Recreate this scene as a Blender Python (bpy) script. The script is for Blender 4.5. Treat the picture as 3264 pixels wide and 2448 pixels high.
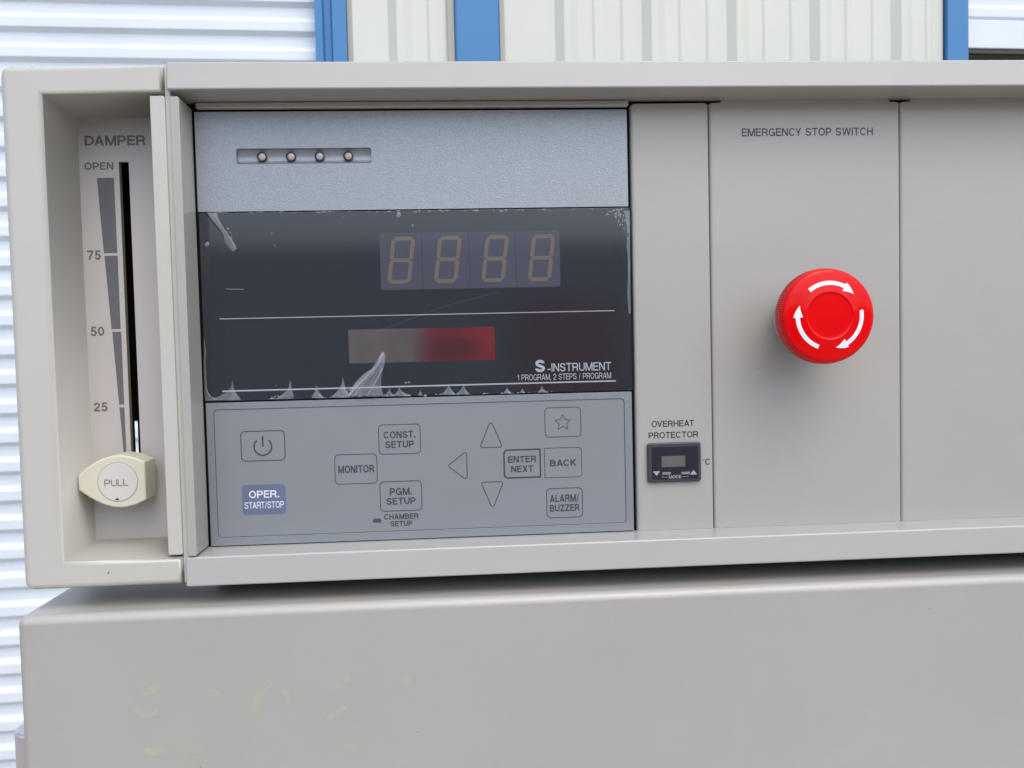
import bpy, bmesh, math, random
from mathutils import Vector, Matrix
for o in list(bpy.data.objects): bpy.data.objects.remove(o)
random.seed(7)
scene = bpy.context.scene
col = scene.collection
MM = 0.001
H = 1.60                      # camera height above the ground, metres

# ------------------------------------------------------------------ camera
RX, RY, RZ = 4.22419913e-02, 6.32220162e-02, -2.37868993e-02
FPX, CD = 2706.78, 340.0
cx, sx, cy, sy, cz, sz = math.cos(RX), math.sin(RX), math.cos(RY), math.sin(RY), math.cos(RZ), math.sin(RZ)
FW = Vector((sy*cx, cy*cx, -sx)); r0 = Vector((cy, -sy, 0)); u0 = r0.cross(FW)
RT = cz*r0 + sz*u0; UP = -sz*r0 + cz*u0
cam_data = bpy.data.cameras.new("camera"); cam = bpy.data.objects.new("camera", cam_data); col.objects.link(cam)
m = Matrix((RT, UP, -FW)).transposed().to_4x4(); m.translation = Vector((0, -CD*MM, H)); cam.matrix_world = m
cam_data.sensor_width = 36; cam_data.lens = 36*FPX/3264
cam_data.clip_start = 0.01; cam_data.clip_end = 2000
cam_data.dof.use_dof = True; cam_data.dof.focus_distance = 0.352; cam_data.dof.aperture_fstop = 46
scene.camera = cam

# ------------------------------------------------------------------ sky, sun, exposure
w = bpy.data.worlds.new("World"); scene.world = w; w.use_nodes = True
nt = w.node_tree; bg = nt.nodes['Background']
sky = nt.nodes.new('ShaderNodeTexSky'); sky.sky_type = 'NISHITA'; sky.sun_disc = False
SUN = Vector((0.26, -0.66, 1.05)).normalized()
sky.sun_elevation = math.asin(SUN.z); sky.sun_rotation = math.atan2(SUN.x, SUN.y)
sky.air_density = 1.0; sky.dust_density = 3.0; sky.ozone_density = 1.3
nt.links.new(sky.outputs[0], bg.inputs[0]); bg.inputs[1].default_value = 0.15
sd = bpy.data.lights.new("sun", 'SUN'); sun = bpy.data.objects.new("sun", sd); col.objects.link(sun)
sd.energy = .85; sd.angle = math.radians(85); sd.color = (1.0, 0.965, 0.91)
sun.rotation_euler = SUN.to_track_quat('Z', 'Y').to_euler(); sun.location = (2, -3, 5)
scene.view_settings.view_transform = 'Standard'; scene.view_settings.look = 'None'
scene.view_settings.exposure = 0.70; scene.view_settings.gamma = 1.0
scene.render.engine = 'CYCLES'
scene.render.resolution_x, scene.render.resolution_y = 1024, 768

# ------------------------------------------------------------------ helpers
def px(u, v, Y):
    """point of the vertical plane at depth Y (mm behind the fascia front) seen at photo position u, v"""
    d = RT*((u-1632)/FPX) - UP*((v-1224)/FPX) + FW
    t = (CD+Y)/d.y
    return d.x*t, d.z*t
def unit(u, v, Y):
    a = px(u, v, Y); b = px(u+10, v, Y)
    return abs(b[0]-a[0])/10

def newmat(name, colr, rough=0.5, metal=0.0, spec=0.5, coat=0.0, bump=None, mottle=None, alpha=None, coat_rough=0.05):
    mt = bpy.data.materials.new(name); mt.use_nodes = True
    n = mt.node_tree; b = n.nodes['Principled BSDF']
    b.inputs['Base Color'].default_value = (*colr, 1); b.inputs['Roughness'].default_value = rough
    b.inputs['Metallic'].default_value = metal; b.inputs['Specular IOR Level'].default_value = spec
    b.inputs['Coat Weight'].default_value = coat; b.inputs['Coat Roughness'].default_value = coat_rough
    tc = n.nodes.new('ShaderNodeTexCoord')
    geo = n.nodes.new('ShaderNodeNewGeometry')
    if mottle:                       # list of (scale, amount) value noise on the colour
        last = None
        base = n.nodes.new('ShaderNodeRGB'); base.outputs[0].default_value = (*colr, 1); last = base.outputs[0]
        for sc, am in mottle:
            nz = n.nodes.new('ShaderNodeTexNoise'); nz.inputs['Scale'].default_value = sc; nz.inputs['Detail'].default_value = 3
            n.links.new(geo.outputs['Position'], nz.inputs['Vector'])
            mr = n.nodes.new('ShaderNodeMapRange'); mr.inputs[1].default_value = .3; mr.inputs[2].default_value = .7
            mr.inputs[3].default_value = 1-am; mr.inputs[4].default_value = 1+am
            n.links.new(nz.outputs['Fac'], mr.inputs[0])
            mx = n.nodes.new('ShaderNodeVectorMath'); mx.operation = 'SCALE'
            n.links.new(last, mx.inputs[0]); n.links.new(mr.outputs[0], mx.inputs['Scale']); last = mx.outputs[0]
        n.links.new(last, b.inputs['Base Color'])
    if bump:                         # scale, strength, distance
        nz = n.nodes.new('ShaderNodeTexNoise'); nz.inputs['Scale'].default_value = bump[0]; nz.inputs['Detail'].default_value = 2
        n.links.new(geo.outputs['Position'], nz.inputs['Vector'])
        bp = n.nodes.new('ShaderNodeBump'); bp.inputs['Strength'].default_value = bump[1]; bp.inputs['Distance'].default_value = bump[2]
        n.links.new(nz.outputs['Fac'], bp.inputs['Height']); n.links.new(bp.outputs[0], b.inputs['Normal'])
    if alpha is not None: b.inputs['Alpha'].default_value = alpha
    return mt

def lin(r, g, b):
    f = lambda c: (c/255/12.92) if c/255 <= .04045 else ((c/255+.055)/1.055)**2.4
    return f(r), f(g), f(b)

M = {}
def mats():
    M['paint'] = newmat('beige_paint', (.384, .377, .347), .36, coat=.35, coat_rough=.18, bump=(1400, .10, .0001), mottle=[(9, .025), (35, .012), (300, .01)])
    M['barpaint'] = newmat('beige_paint_lit_bar', (.405, .400, .380), .33, coat=.35, coat_rough=.18, bump=(1400, .10, .0001), mottle=[(9, .02), (60, .012)])  # casing paint made lighter for the overhead light the bars catch
    M['plastic'] = newmat('cream_moulding', (.50, .49, .445), .40, coat=.35, coat_rough=.18, bump=(1000, .08, .0001), mottle=[(14, .02), (90, .012)])
    M['plate'] = newmat('damper_plate', (.51, .485, .47), .42, bump=(300, .12, .0002), mottle=[(20, .02)])
    M['knob'] = newmat('ivory_plastic', (.62, .60, .475), .38, bump=(700, .06, .0001), mottle=[(40, .03)])
    M['disc'] = newmat('pale_grey_disc', (.585, .575, .535), .42, mottle=[(60, .02)])
    M['silver'] = newmat('silver_textured_plastic', (.315, .345, .378), .40, metal=.4, bump=(1500, .5, .0002), mottle=[(1800, .10), (25, .02)])
    M['silver_s'] = newmat('silver_satin', (.27, .295, .32), .36, metal=.4, bump=(900, .18, .0002), mottle=[(1000, .05)])
    M['keypad'] = newmat('grey_membrane', (.216, .232, .248), .42, bump=(800, .05, .0001), mottle=[(10, .02), (120, .012)])
    M['ink'] = newmat('dark_ink', (.045, .046, .052), .5)
    M['ink_g'] = newmat('grey_ink', (.125, .13, .14), .5, mottle=[(500, .06)])
    M['ink_c'] = newmat('charcoal_ink', (.055, .06, .065), .5)
    M['ink_k'] = newmat('black_ink', (.02, .022, .02), .5)
    M['white_ink'] = newmat('white_ink', (.66, .70, .76), .5)
    M['blue'] = newmat('slate_blue_key', (.115, .145, .235), .45, mottle=[(60, .05)])
    M['black'] = newmat('black_cavity', (.006, .006, .007), .8)
    M['display'] = newmat('display_black', (.031, .036, .045), .10, spec=.5, mottle=[(15, .10)])
    M['digwin'] = newmat('digit_window', (.105, .110, .150), .3, spec=.3, mottle=[(40, .06)])
    M['seg'] = newmat('unlit_segment', (.275, .22, .175), .5, spec=.2)
    M['icon'] = newmat('faint_icon', (.030, .032, .041), .10)
    M['dot'] = newmat('unlit_dot', (.135, .118, .118), .3, spec=.3)
    M['reddoor'] = newmat('red_enamel', (.78, .02, .045), .5)
    M['red'] = newmat('red_gloss', (.70, .001, .002), .12, spec=.22, mottle=[(40, .03)])
    M['redside'] = newmat('red_knurled', (.62, .006, .008), .35, spec=.3)
    M['arrow'] = newmat('white_arrow', (.80, .82, .86), .4)
    M['collar'] = newmat('grey_collar', (.36, .37, .37), .4)
    M['bezel'] = newmat('dark_grey_bezel', (.042, .045, .057), .38, bump=(1500, .1, .0001))
    M['face'] = newmat('black_face', (.022, .020, .028), .22)
    M['lcd2'] = newmat('green_grey_lcd', (.11, .12, .105), .3, mottle=[(120, .08)])
    M['btn'] = newmat('dark_button', (.20, .21, .24), .3)
    M['mark'] = newmat('light_marks', (.36, .36, .37), .5)
    M['lamp'] = newmat('lens_clear_warm', (.48, .43, .40), .22, coat=.5)
    M['socket'] = newmat('socket_black', (.01, .01, .012), .5)
    M['residue'] = newmat('yellowish_residue', (.400, .398, .322), .42, bump=(350, .25, .0004), mottle=[(90, .05)])
    M['speck'] = newmat('dirt_speck', (.16, .145, .12), .7)
    M['hinge'] = newmat('satin_metal', (.66, .65, .70), .25, metal=.75)
    M['slat'] = newmat('white_enamel', (.665, .735, .80), .42, mottle=[(1.2, .03), (7, .015)])
    M['wall'] = newmat('cream_sheet', (.585, .612, .555), .5, mottle=[(1.1, .03), (6, .015)])
    M['bluetrim'] = newmat('blue_enamel', (.042, .195, .44), .45, mottle=[(2, .04)])
    M['trimgrey'] = newmat('grey_sealant', (.36, .37, .34), .7)
    M['dark'] = newmat('dark_interior', (.012, .011, .014), .9)
    M['rubber'] = newmat('rubber_seal', (.06, .063, .06), .7)
    M['ground'] = newmat('concrete', (.34, .292, .238), .85, bump=(60, .4, .004), mottle=[(.7, .10), (9, .06), (80, .05)])
    M['glue_hi'] = newmat('flake_edge', (.6, .6, .56), .4)
    # LCD: grey polariser, a red reflection painted into its right half
    mt = newmat('lcd_grey_red_reflection', (.2, .18, .18), .3, spec=.4); M['lcd'] = mt
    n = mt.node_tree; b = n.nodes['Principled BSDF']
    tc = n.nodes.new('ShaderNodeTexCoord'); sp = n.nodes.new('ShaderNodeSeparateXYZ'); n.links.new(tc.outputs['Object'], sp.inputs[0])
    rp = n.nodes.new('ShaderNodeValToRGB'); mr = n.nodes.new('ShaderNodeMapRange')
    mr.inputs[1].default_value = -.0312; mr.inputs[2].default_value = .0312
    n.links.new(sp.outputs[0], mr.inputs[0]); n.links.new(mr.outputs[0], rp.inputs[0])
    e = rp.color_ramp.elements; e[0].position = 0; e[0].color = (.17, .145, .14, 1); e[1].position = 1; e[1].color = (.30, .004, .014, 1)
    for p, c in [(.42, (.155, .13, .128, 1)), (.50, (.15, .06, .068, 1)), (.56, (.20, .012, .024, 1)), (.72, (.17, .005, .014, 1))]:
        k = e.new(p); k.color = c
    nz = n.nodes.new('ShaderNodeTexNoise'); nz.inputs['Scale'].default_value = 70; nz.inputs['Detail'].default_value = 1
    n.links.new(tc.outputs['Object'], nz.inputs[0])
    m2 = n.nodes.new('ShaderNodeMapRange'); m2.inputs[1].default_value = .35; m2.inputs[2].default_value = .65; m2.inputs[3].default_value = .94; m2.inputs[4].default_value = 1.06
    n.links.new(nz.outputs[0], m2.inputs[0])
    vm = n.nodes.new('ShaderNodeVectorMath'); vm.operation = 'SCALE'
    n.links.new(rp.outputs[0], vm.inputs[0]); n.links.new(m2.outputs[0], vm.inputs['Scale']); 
    # darker patch of the painted reflection in the red half
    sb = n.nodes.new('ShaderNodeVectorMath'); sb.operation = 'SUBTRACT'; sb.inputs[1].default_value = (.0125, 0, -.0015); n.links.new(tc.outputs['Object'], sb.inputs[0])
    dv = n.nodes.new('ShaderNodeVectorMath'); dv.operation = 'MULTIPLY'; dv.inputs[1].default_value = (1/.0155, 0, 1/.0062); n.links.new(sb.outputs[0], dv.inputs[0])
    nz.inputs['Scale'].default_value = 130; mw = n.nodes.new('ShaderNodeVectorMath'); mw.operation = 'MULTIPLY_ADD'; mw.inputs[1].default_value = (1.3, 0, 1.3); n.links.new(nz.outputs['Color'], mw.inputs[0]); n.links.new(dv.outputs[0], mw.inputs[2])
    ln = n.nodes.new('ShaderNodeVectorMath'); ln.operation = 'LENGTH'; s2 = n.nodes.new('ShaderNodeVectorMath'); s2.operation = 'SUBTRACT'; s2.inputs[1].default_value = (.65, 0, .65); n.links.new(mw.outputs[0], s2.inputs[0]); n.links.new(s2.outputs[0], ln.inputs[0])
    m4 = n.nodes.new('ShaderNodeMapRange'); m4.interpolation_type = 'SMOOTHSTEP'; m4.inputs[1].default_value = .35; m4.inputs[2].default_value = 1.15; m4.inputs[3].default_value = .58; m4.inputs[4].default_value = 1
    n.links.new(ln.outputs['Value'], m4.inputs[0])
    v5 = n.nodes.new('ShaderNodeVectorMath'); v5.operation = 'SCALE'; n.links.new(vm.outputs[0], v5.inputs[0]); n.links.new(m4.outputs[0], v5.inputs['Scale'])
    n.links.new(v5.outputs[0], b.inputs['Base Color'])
    # clear film: transparent with a weak gloss
    def filmmat(name, diff, fac, rough, cl=(.75, .80, .86), bump=None):
        mt = bpy.data.materials.new(name); mt.use_nodes = True; n = mt.node_tree; n.nodes.clear()
        out = n.nodes.new('ShaderNodeOutputMaterial'); tr = n.nodes.new('ShaderNodeBsdfTransparent')
        pb = n.nodes.new('ShaderNodeBsdfPrincipled'); pb.inputs['Base Color'].default_value = (*cl, 1); pb.inputs['Roughness'].default_value = rough
        mx = n.nodes.new('ShaderNodeMixShader'); mx.inputs[0].default_value = fac
        n.links.new(tr.outputs[0], mx.inputs[1]); n.links.new(pb.outputs[0], mx.inputs[2])
        if bump:
            geo = n.nodes.new('ShaderNodeNewGeometry'); nz = n.nodes.new('ShaderNodeTexNoise'); nz.inputs['Scale'].default_value = bump
            n.links.new(geo.outputs['Position'], nz.inputs[0])
            mr = n.nodes.new('ShaderNodeMapRange'); mr.inputs[1].default_value = .3; mr.inputs[2].default_value = .7; mr.inputs[3].default_value = fac*.55; mr.inputs[4].default_value = fac*1.5
            n.links.new(nz.outputs[0], mr.inputs[0]); n.links.new(mr.outputs[0], mx.inputs[0])
        gl = n.nodes.new('ShaderNodeBsdfGlossy'); gl.inputs['Roughness'].default_value = .08
        fr = n.nodes.new('ShaderNodeFresnel'); fr.inputs[0].default_value = 1.35
        m3 = n.nodes.new('ShaderNodeMixShader'); n.links.new(fr.outputs[0], m3.inputs[0])
        n.links.new(mx.outputs[0], m3.inputs[1]); n.links.new(gl.outputs[0], m3.inputs[2]); n.links.new(m3.outputs[0], out.inputs[0])
        return mt
    M['film'] = filmmat('clear_film', 0, .012, .3)
    M['milky'] = filmmat('milky_film', 0, .17, .2, bump=55)
    M['bubble'] = filmmat('air_bubble', 0, .22, .3)
    M['scuff'] = filmmat('scuff', 0, .10, .3)
    M['groove'] = newmat('groove', (.27, .26, .22), .6)
    M['liner'] = newmat('olive_liner', (.33, .32, .22), .5)
mats()

WORLD = {}
def wloc(o): return WORLD.get(o.name, Vector((0, 0, 0)))
def empty(name, loc, rz=0):
    o = bpy.data.objects.new(name, None); col.objects.link(o); o.location = loc; o.rotation_euler = (0, 0, rz)
    o.empty_display_size = .1; WORLD[o.name] = Vector(loc); return o
def tag(o, label=None, cat=None, group=None, kind=None):
    if label: o['label'] = label
    if cat: o['category'] = cat
    if group: o['group'] = group
    if kind: o['kind'] = kind
    return o
def link_mesh(name, bm, mat, parent, smooth=False, bev=0, seg=3, local=False, recalc=True):
    """bm in metres, world coordinates (or the parent's own frame when local)"""
    if recalc: bmesh.ops.recalc_face_normals(bm, faces=bm.faces)
    cs = [v.co for v in bm.verts]
    lo = Vector([min(c[i] for c in cs) for i in range(3)]); hi = Vector([max(c[i] for c in cs) for i in range(3)])
    ce = (lo+hi)/2
    bmesh.ops.translate(bm, verts=bm.verts, vec=-ce)
    me = bpy.data.meshes.new(name); bm.to_mesh(me); bm.free()
    if mat: me.materials.append(mat)
    o = bpy.data.objects.new(name, me); col.objects.link(o)
    if parent is not None:
        o.parent = parent
        o.location = ce if (local and parent.type == 'EMPTY') else ce - wloc(parent)
    else: o.location = ce
    WORLD[o.name] = ce.copy()
    if bev:
        md = o.modifiers.new('bevel', 'BEVEL'); md.width = bev; md.segments = seg; md.limit_method = 'ANGLE'; md.angle_limit = math.radians(30)
        md.harden_normals = True; smooth = True
    if smooth:
        for p in me.polygons: p.use_smooth = True
    return o
def w3(x, y, z): return Vector((x*MM, y*MM, H+z*MM))
def box_bm(x0, x1, y0, y1, z0, z1, bm=None, f=w3):
    bm = bm or bmesh.new()
    v = [bm.verts.new(f(x, y, z)) for x in (x0, x1) for y in (y0, y1) for z in (z0, z1)]
    for q in ((0, 1, 3, 2), (4, 6, 7, 5), (0, 4, 5, 1), (2, 3, 7, 6), (0, 2, 6, 4), (1, 5, 7, 3)): bm.faces.new([v[i] for i in q])
    return bm
def box(name, x0, x1, y0, y1, z0, z1, mat, parent, bev=0, seg=3):
    return link_mesh(name, box_bm(x0, x1, y0, y1, z0, z1), M[mat], parent, bev=bev*MM, seg=seg)
def prism_bm(pts, y0, y1, bm=None):
    """closed outline (x, z) in mm, extruded from y0 (front) to y1"""
    bm = bm or bmesh.new()
    a = [bm.verts.new(w3(x, y0, z)) for x, z in pts]; b = [bm.verts.new(w3(x, y1, z)) for x, z in pts]
    bm.faces.new(a); bm.faces.new(b[::-1]); n = len(pts)
    for i in range(n): bm.faces.new((a[i], b[i], b[(i+1) % n], a[(i+1) % n]))
    return bm
def prism(name, pts, y0, y1, mat, parent, bev=0, seg=2, smooth=False):
    return link_mesh(name, prism_bm(pts, y0, y1), M[mat], parent, bev=bev*MM, seg=seg, smooth=smooth)
def holed_bm(outer, holes, y0, y1):
    """plate with holes"""
    bm = bmesh.new(); loops = []
    for L in [outer]+holes:
        vs = [bm.verts.new(w3(x, y0, z)) for x, z in L]
        es = [bm.edges.new((vs[i], vs[(i+1) % len(vs)])) for i in range(len(vs))]; loops.append(vs)
    bmesh.ops.triangle_fill(bm, use_beauty=True, use_dissolve=True, edges=bm.edges[:])
    for vs in loops:
        bs = [bm.verts.new(v.co+Vector((0, (y1-y0)*MM, 0))) for v in vs]; n = len(vs)
        for i in range(n): bm.faces.new((vs[i], bs[i], bs[(i+1) % n], vs[(i+1) % n]))
    return bm
def rounded(pts, rad, seg=6):
    """round the corners of an outline; rad a number or a list"""
    n = len(pts); out = []
    for i in range(n):
        r = rad[i] if isinstance(rad, (list, tuple)) else rad
        p = Vector(pts[i]); a = Vector(pts[i-1])-p; b = Vector(pts[(i+1) % n])-p
        if r <= 0: out.append(tuple(p)); continue
        la, lb = a.length, b.length; a.normalize(); b.normalize()
        ang = a.angle(b); t = min(r/math.tan(ang/2), la*.49, lb*.49); rr = t*math.tan(ang/2)
        c = p + (a+b).normalized()*(rr/math.sin(ang/2))
        s = p+a*t-c; e = p+b*t-c
        a0 = math.atan2(s.y, s.x); a1 = math.atan2(e.y, e.x); d = (a1-a0+math.pi) % (2*math.pi)-math.pi
        for k in range(seg+1):
            th = a0+d*k/seg; out.append((c.x+rr*math.cos(th), c.y+rr*math.sin(th)))
    return out
def rrect(x0, x1, z0, z1, r, seg=6): return rounded([(x0, z0), (x1, z0), (x1, z1), (x0, z1)], r, seg)
def band_bm(path, wd, y, closed=True, bm=None, h=.03):
    """printed line of width wd along a path, h mm thick"""
    bm = bm or bmesh.new(); n = len(path); L = []; Rr = []
    P = [Vector(p) for p in path]
    for i in range(n):
        if closed: d0 = (P[i]-P[i-1]); d1 = (P[(i+1) % n]-P[i])
        else:
            d0 = P[i]-P[i-1] if i else P[1]-P[0]; d1 = P[i+1]-P[i] if i < n-1 else P[i]-P[i-1]
        if d0.length < 1e-9: d0 = d1
        if d1.length < 1e-9: d1 = d0
        d0.normalize(); d1.normalize(); t = (d0+d1).normalized(); nn = Vector((-t.y, t.x))
        k = min(1/max(.3, t.dot(d0)), 3)
        L.append(P[i]+nn*wd/2*k); Rr.append(P[i]-nn*wd/2*k)
    for yy in (y, y-h):
        pass
    a = [bm.verts.new(w3(p.x, y-h, p.y)) for p in L]; b = [bm.verts.new(w3(p.x, y-h, p.y)) for p in Rr]
    for i in range(n if closed else n-1):
        j = (i+1) % n; bm.faces.new((a[i], b[i], b[j], a[j]))
    return bm
def band(name, path, wd, y, mat, parent, closed=True): return link_mesh(name, band_bm(path, wd, y, closed), M[mat], parent, recalc=False)
def sheet(name, pts, y, mat, parent):
    bm = bmesh.new(); bm.faces.new([bm.verts.new(w3(x, y, z)) for x, z in pts]); return link_mesh(name, bm, M[mat], parent, recalc=False)

def arc(cx_, cy_, rx, ry, a0, a1, n=14):
    return [(cx_+rx*math.cos(math.radians(a0+(a1-a0)*i/n)), cy_+ry*math.sin(math.radians(a0+(a1-a0)*i/n))) for i in range(n+1)]
def glyph(ch, w):
    """grotesque capitals one unit high: centre-line strokes ('s'), slanted bars ('d'), discs; returns width, strokes"""
    h = w/2; T = 1-h; B = h
    def bar(x0, y0, x1, y1, k=1.0): # slanted bar with level ends
        L = math.hypot(x1-x0, y1-y0); q = w*k*L/max(abs(y1-y0), 1e-6)/2
        return ('q', [(x0-q, y0), (x0+q, y0), (x1+q, y1), (x1-q, y1)])
    def V(x): return ('q', [(x-h, 0), (x+h, 0), (x+h, 1), (x-h, 1)])
    def Hb(x0, x1, y): return ('q', [(x0, y-h*.9), (x1, y-h*.9), (x1, y+h*.9), (x0, y+h*.9)])
    def q_(x): return x
    if ch == ' ': return .40, []
    if ch == 'I': return w, [V(h)]
    if ch == '.': return w*1.1, [('q', [(0, 0), (w*1.1, 0), (w*1.1, w*1.1), (0, w*1.1)])]
    if ch == ',': return w*1.1, [('q', [(0, 0), (w*1.1, 0), (w*1.1, w*1.1), (0, w*1.1)]), ('q', [(w*.1, -w*.9), (w*.6, -w*.7), (w*1.1, 0), (w*.5, 0)])]
    if ch == '-': return .36, [Hb(0, .36, .36)]
    if ch == '/': return .42, [bar(.06, -.04, .36, 1.04, .8)]
    if ch == 'A': W_ = .92; return W_, [bar(h*1.05, 0, W_/2, 1), bar(W_-h*1.05, 0, W_/2, 1), Hb(.2, W_-.2, .30)]
    if ch == 'V': W_ = .88; return W_, [bar(h*1.05, 1, W_/2, 0), bar(W_-h*1.05, 1, W_/2, 0)]
    if ch == 'W': W_ = 1.30; return W_, [bar(h*1.02, 1, .335, 0, .95), bar(W_/2, 1, .335, 0, .95), bar(W_/2, 1, W_-.335, 0, .95), bar(W_-h*1.02, 1, W_-.335, 0, .95)]
    if ch == 'M': W_ = 1.06; return W_, [V(h), V(W_-h), bar(h*1.25, 1, W_/2, 0, .92), bar(W_-h*1.25, 1, W_/2, 0, .92)]
    if ch == 'N': W_ = .88; return W_, [V(h), V(W_-h), bar(h*1.2, 1, W_-h*1.2, 0)]
    if ch == 'X': W_ = .88; return W_, [bar(h*1.3, 0, W_-h*1.3, 1), bar(h*1.3, 1, W_-h*1.3, 0)]
    if ch == 'Y': W_ = .88; return W_, [bar(h*1.2, 1, W_/2, .40), bar(W_-h*1.2, 1, W_/2, .40), ('q', [(W_/2-h, 0), (W_/2+h, 0), (W_/2+h, .46), (W_/2-h, .46)])]
    if ch == 'K': W_ = .88; return W_, [V(h), bar(h*1.1, .33, W_-h*1.4, 1), bar(.34, .56, W_-h*1.35, 0)]
    if ch == 'Z': W_ = .80; return W_, [Hb(.04, W_-.02, 1-h*.9), Hb(0, W_, h*.9), bar(h*1.4, w*.8, W_-h*1.5, 1-w*.8)]
    if ch == 'E': W_ = .76; return W_, [V(h), Hb(h, W_, 1-h*.9), Hb(h, W_-.04, .52), Hb(h, W_, h*.9)]
    if ch == 'L': W_ = .70; return W_, [V(h), Hb(h, W_, h*.9)]
    if ch == 'H': W_ = .88; return W_, [V(h), V(W_-h), Hb(h, W_-h, .52)]
    if ch == 'T': W_ = .82; return W_, [V(W_/2), Hb(0, W_, 1-h*.9)]
    if ch == 'U': W_ = .86; r = W_/2-h; return W_, [('s', [(h, 1)]+arc(W_/2, .37, r, .37-h+.01, 180, 360)+[(W_-h, 1)])]
    if ch == 'O': W_ = .98; return W_, [('c', arc(W_/2, .5, W_/2-h, .5-h+.015, 0, 360-12, 29))]
    if ch == '0': W_ = .70; return W_, [('c', arc(W_/2, .5, W_/2-h, .5-h+.01, 0, 360-12, 29))]
    if ch == 'C': W_ = .93; return W_, [('s', arc(.48, .5, .48-h, .5-h+.015, 38, 322, 24))]
    if ch == 'G': W_ = .97; return W_, [('s', arc(.48, .5, .48-h, .5-h+.015, 38, 330, 24)+[(W_-h*1.2, .30), (W_-h*1.2, .46)]), Hb(.52, W_-.02, .44), ('q', [(W_-w*1.0, 0), (W_-.02, 0), (W_-.02, .48), (W_-w*1.0, .48)])]
    if ch == 'D': W_ = .90; return W_, [V(h), ('s', [(h, T), (.40, T)]+arc(.40, .5, W_-h-.40, .5-h, 90, -90, 16)+[(h, B)])]
    if ch == 'P': W_ = .82; return W_, [V(h), ('s', [(h, T), (.50, T)]+arc(.50, (T+.44)/2, W_-h-.50, (T-.44)/2, 90, -90, 12)+[(h, .44)])]
    if ch == 'R': W_ = .88; return W_, [V(h), ('s', [(h, T), (.54, T)]+arc(.54, (T+.47)/2, W_-h*1.2-.54, (T-.47)/2, 90, -90, 12)+[(h, .47)]), ('s', [(.5, .47), (.62, .44), (.70, .36), (.72, .22), (.74, .08), (.80, 0.0)])]
    if ch == 'B': W_ = .85; return W_, [V(h), ('s', [(h, T), (.50, T)]+arc(.50, (T+.53)/2, W_-h*1.4-.50, (T-.53)/2, 90, -90, 10)+[(h, .53)]), ('s', [(h, .53), (.52, .53)]+arc(.52, (B+.53)/2, W_-h-.52, (.53-B)/2, 90, -90, 10)+[(h, B)])]
    if ch == 'S': W_ = .84; return W_, [('s', [(W_-h*1.15, .72)]+arc(W_/2, .72, W_/2-h*1.15, T+.01-.72, 8, 180, 12)+[(h*1.3, .63), (.26, .56), (W_-.26, .45), (W_-h*1.15, .36)]+arc(W_/2, .28, W_/2-h, .28-B+.01, 0, -172, 12)+[(h, .30)])]
    if ch == '1': W_ = .42; return W_, [V(W_-h), ('s', [(W_-h, .76), (.22, .76), (0, .72)])]
    if ch == '2': W_ = .70; return W_, [('s', [(h, .66)]+arc(W_/2, .70, W_/2-h, T+.01-.70, 170, -30, 12)+[(W_*.62, .44), (W_*.30, .26), (h*1.1, h*1.3)]), Hb(0, W_, h*.9)]
    if ch == '5': W_ = .70; return W_, [Hb(.12, W_-.04, 1-h*.9), ('q', [(.08, .42), (.08+w*.9, .46), (.14+w*.9, 1), (.14, 1)]), ('s', [(.14, .50)]+arc(W_/2, .335, W_/2-h, .335-B+.01, 120, -165, 16))]
    if ch == '7': W_ = .70; return W_, [Hb(0, W_, 1-h*.9), ('s', [(W_-h, T-.03), (.42, .50), (.30, .24), (.25, 0)])]
    raise ValueError(ch)
def text(s, c, size, Y, mat, parent, wt=.155, name='lettering', th=.03, sp=.11):
    """word s centred at photo position c, size in photo pixels, lying on the plane Y (mm)"""
    k = unit(c[0], c[1], Y); X, Z = px(c[0], c[1], Y); W, Hh = size[0]*k, size[1]*k
    lay = []; x = 0
    for ch in s:
        gw, st_ = glyph(ch, wt); lay.append((x, st_)); x += gw+sp
        nx = s[len(lay):len(lay)+1]
        if ch+nx in ('DA', 'AT', 'TA', 'LY', 'PA', 'RT', 'AC', 'CY', 'AV', 'OV'): x -= .085
    tot = x-sp; bm = bmesh.new()
    fx = W/tot; f = lambda p: (X-W/2+p[0]*fx, Z-Hh/2+p[1]*Hh)
    for x0, st_ in lay:
        for i, (kd, P_) in enumerate(st_):
            y = Y-th-.012*(i % 4); P_ = [(p[0]+x0, p[1]) for p in P_]
            if kd == 'q': bm.faces.new([bm.verts.new(w3(a, y, b)) for a, b in (f(p) for p in P_)])
            else:
                n = len(P_); A, Bv = [], []
                for j in range(n):
                    p = Vector(P_[j]); pa = Vector(P_[j-1] if (j or kd == 'c') else P_[0]); pb = Vector(P_[(j+1) % n] if (j < n-1 or kd == 'c') else P_[-1])
                    d0 = p-pa; d1 = pb-p
                    if d0.length < 1e-9: d0 = d1
                    if d1.length < 1e-9: d1 = d0
                    d0 = d0.normalized(); d1 = d1.normalized(); t = (d0+d1).normalized(); nn = Vector((-t.y, t.x)); q = min(1/max(.4, t.dot(d0)), 1.6)
                    q *= 1-.10*abs(nn.y)
                    A.append(p+nn*wt/2*q); Bv.append(p-nn*wt/2*q)
                va = [bm.verts.new(w3(f(p)[0], y, f(p)[1])) for p in A]; vb = [bm.verts.new(w3(f(p)[0], y, f(p)[1])) for p in Bv]
                for j in range(n if kd == 'c' else n-1):
                    jj = (j+1) % n; bm.faces.new((va[j], vb[j], vb[jj], va[jj]))
    return link_mesh(name, bm, M[mat], parent, recalc=False)
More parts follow.
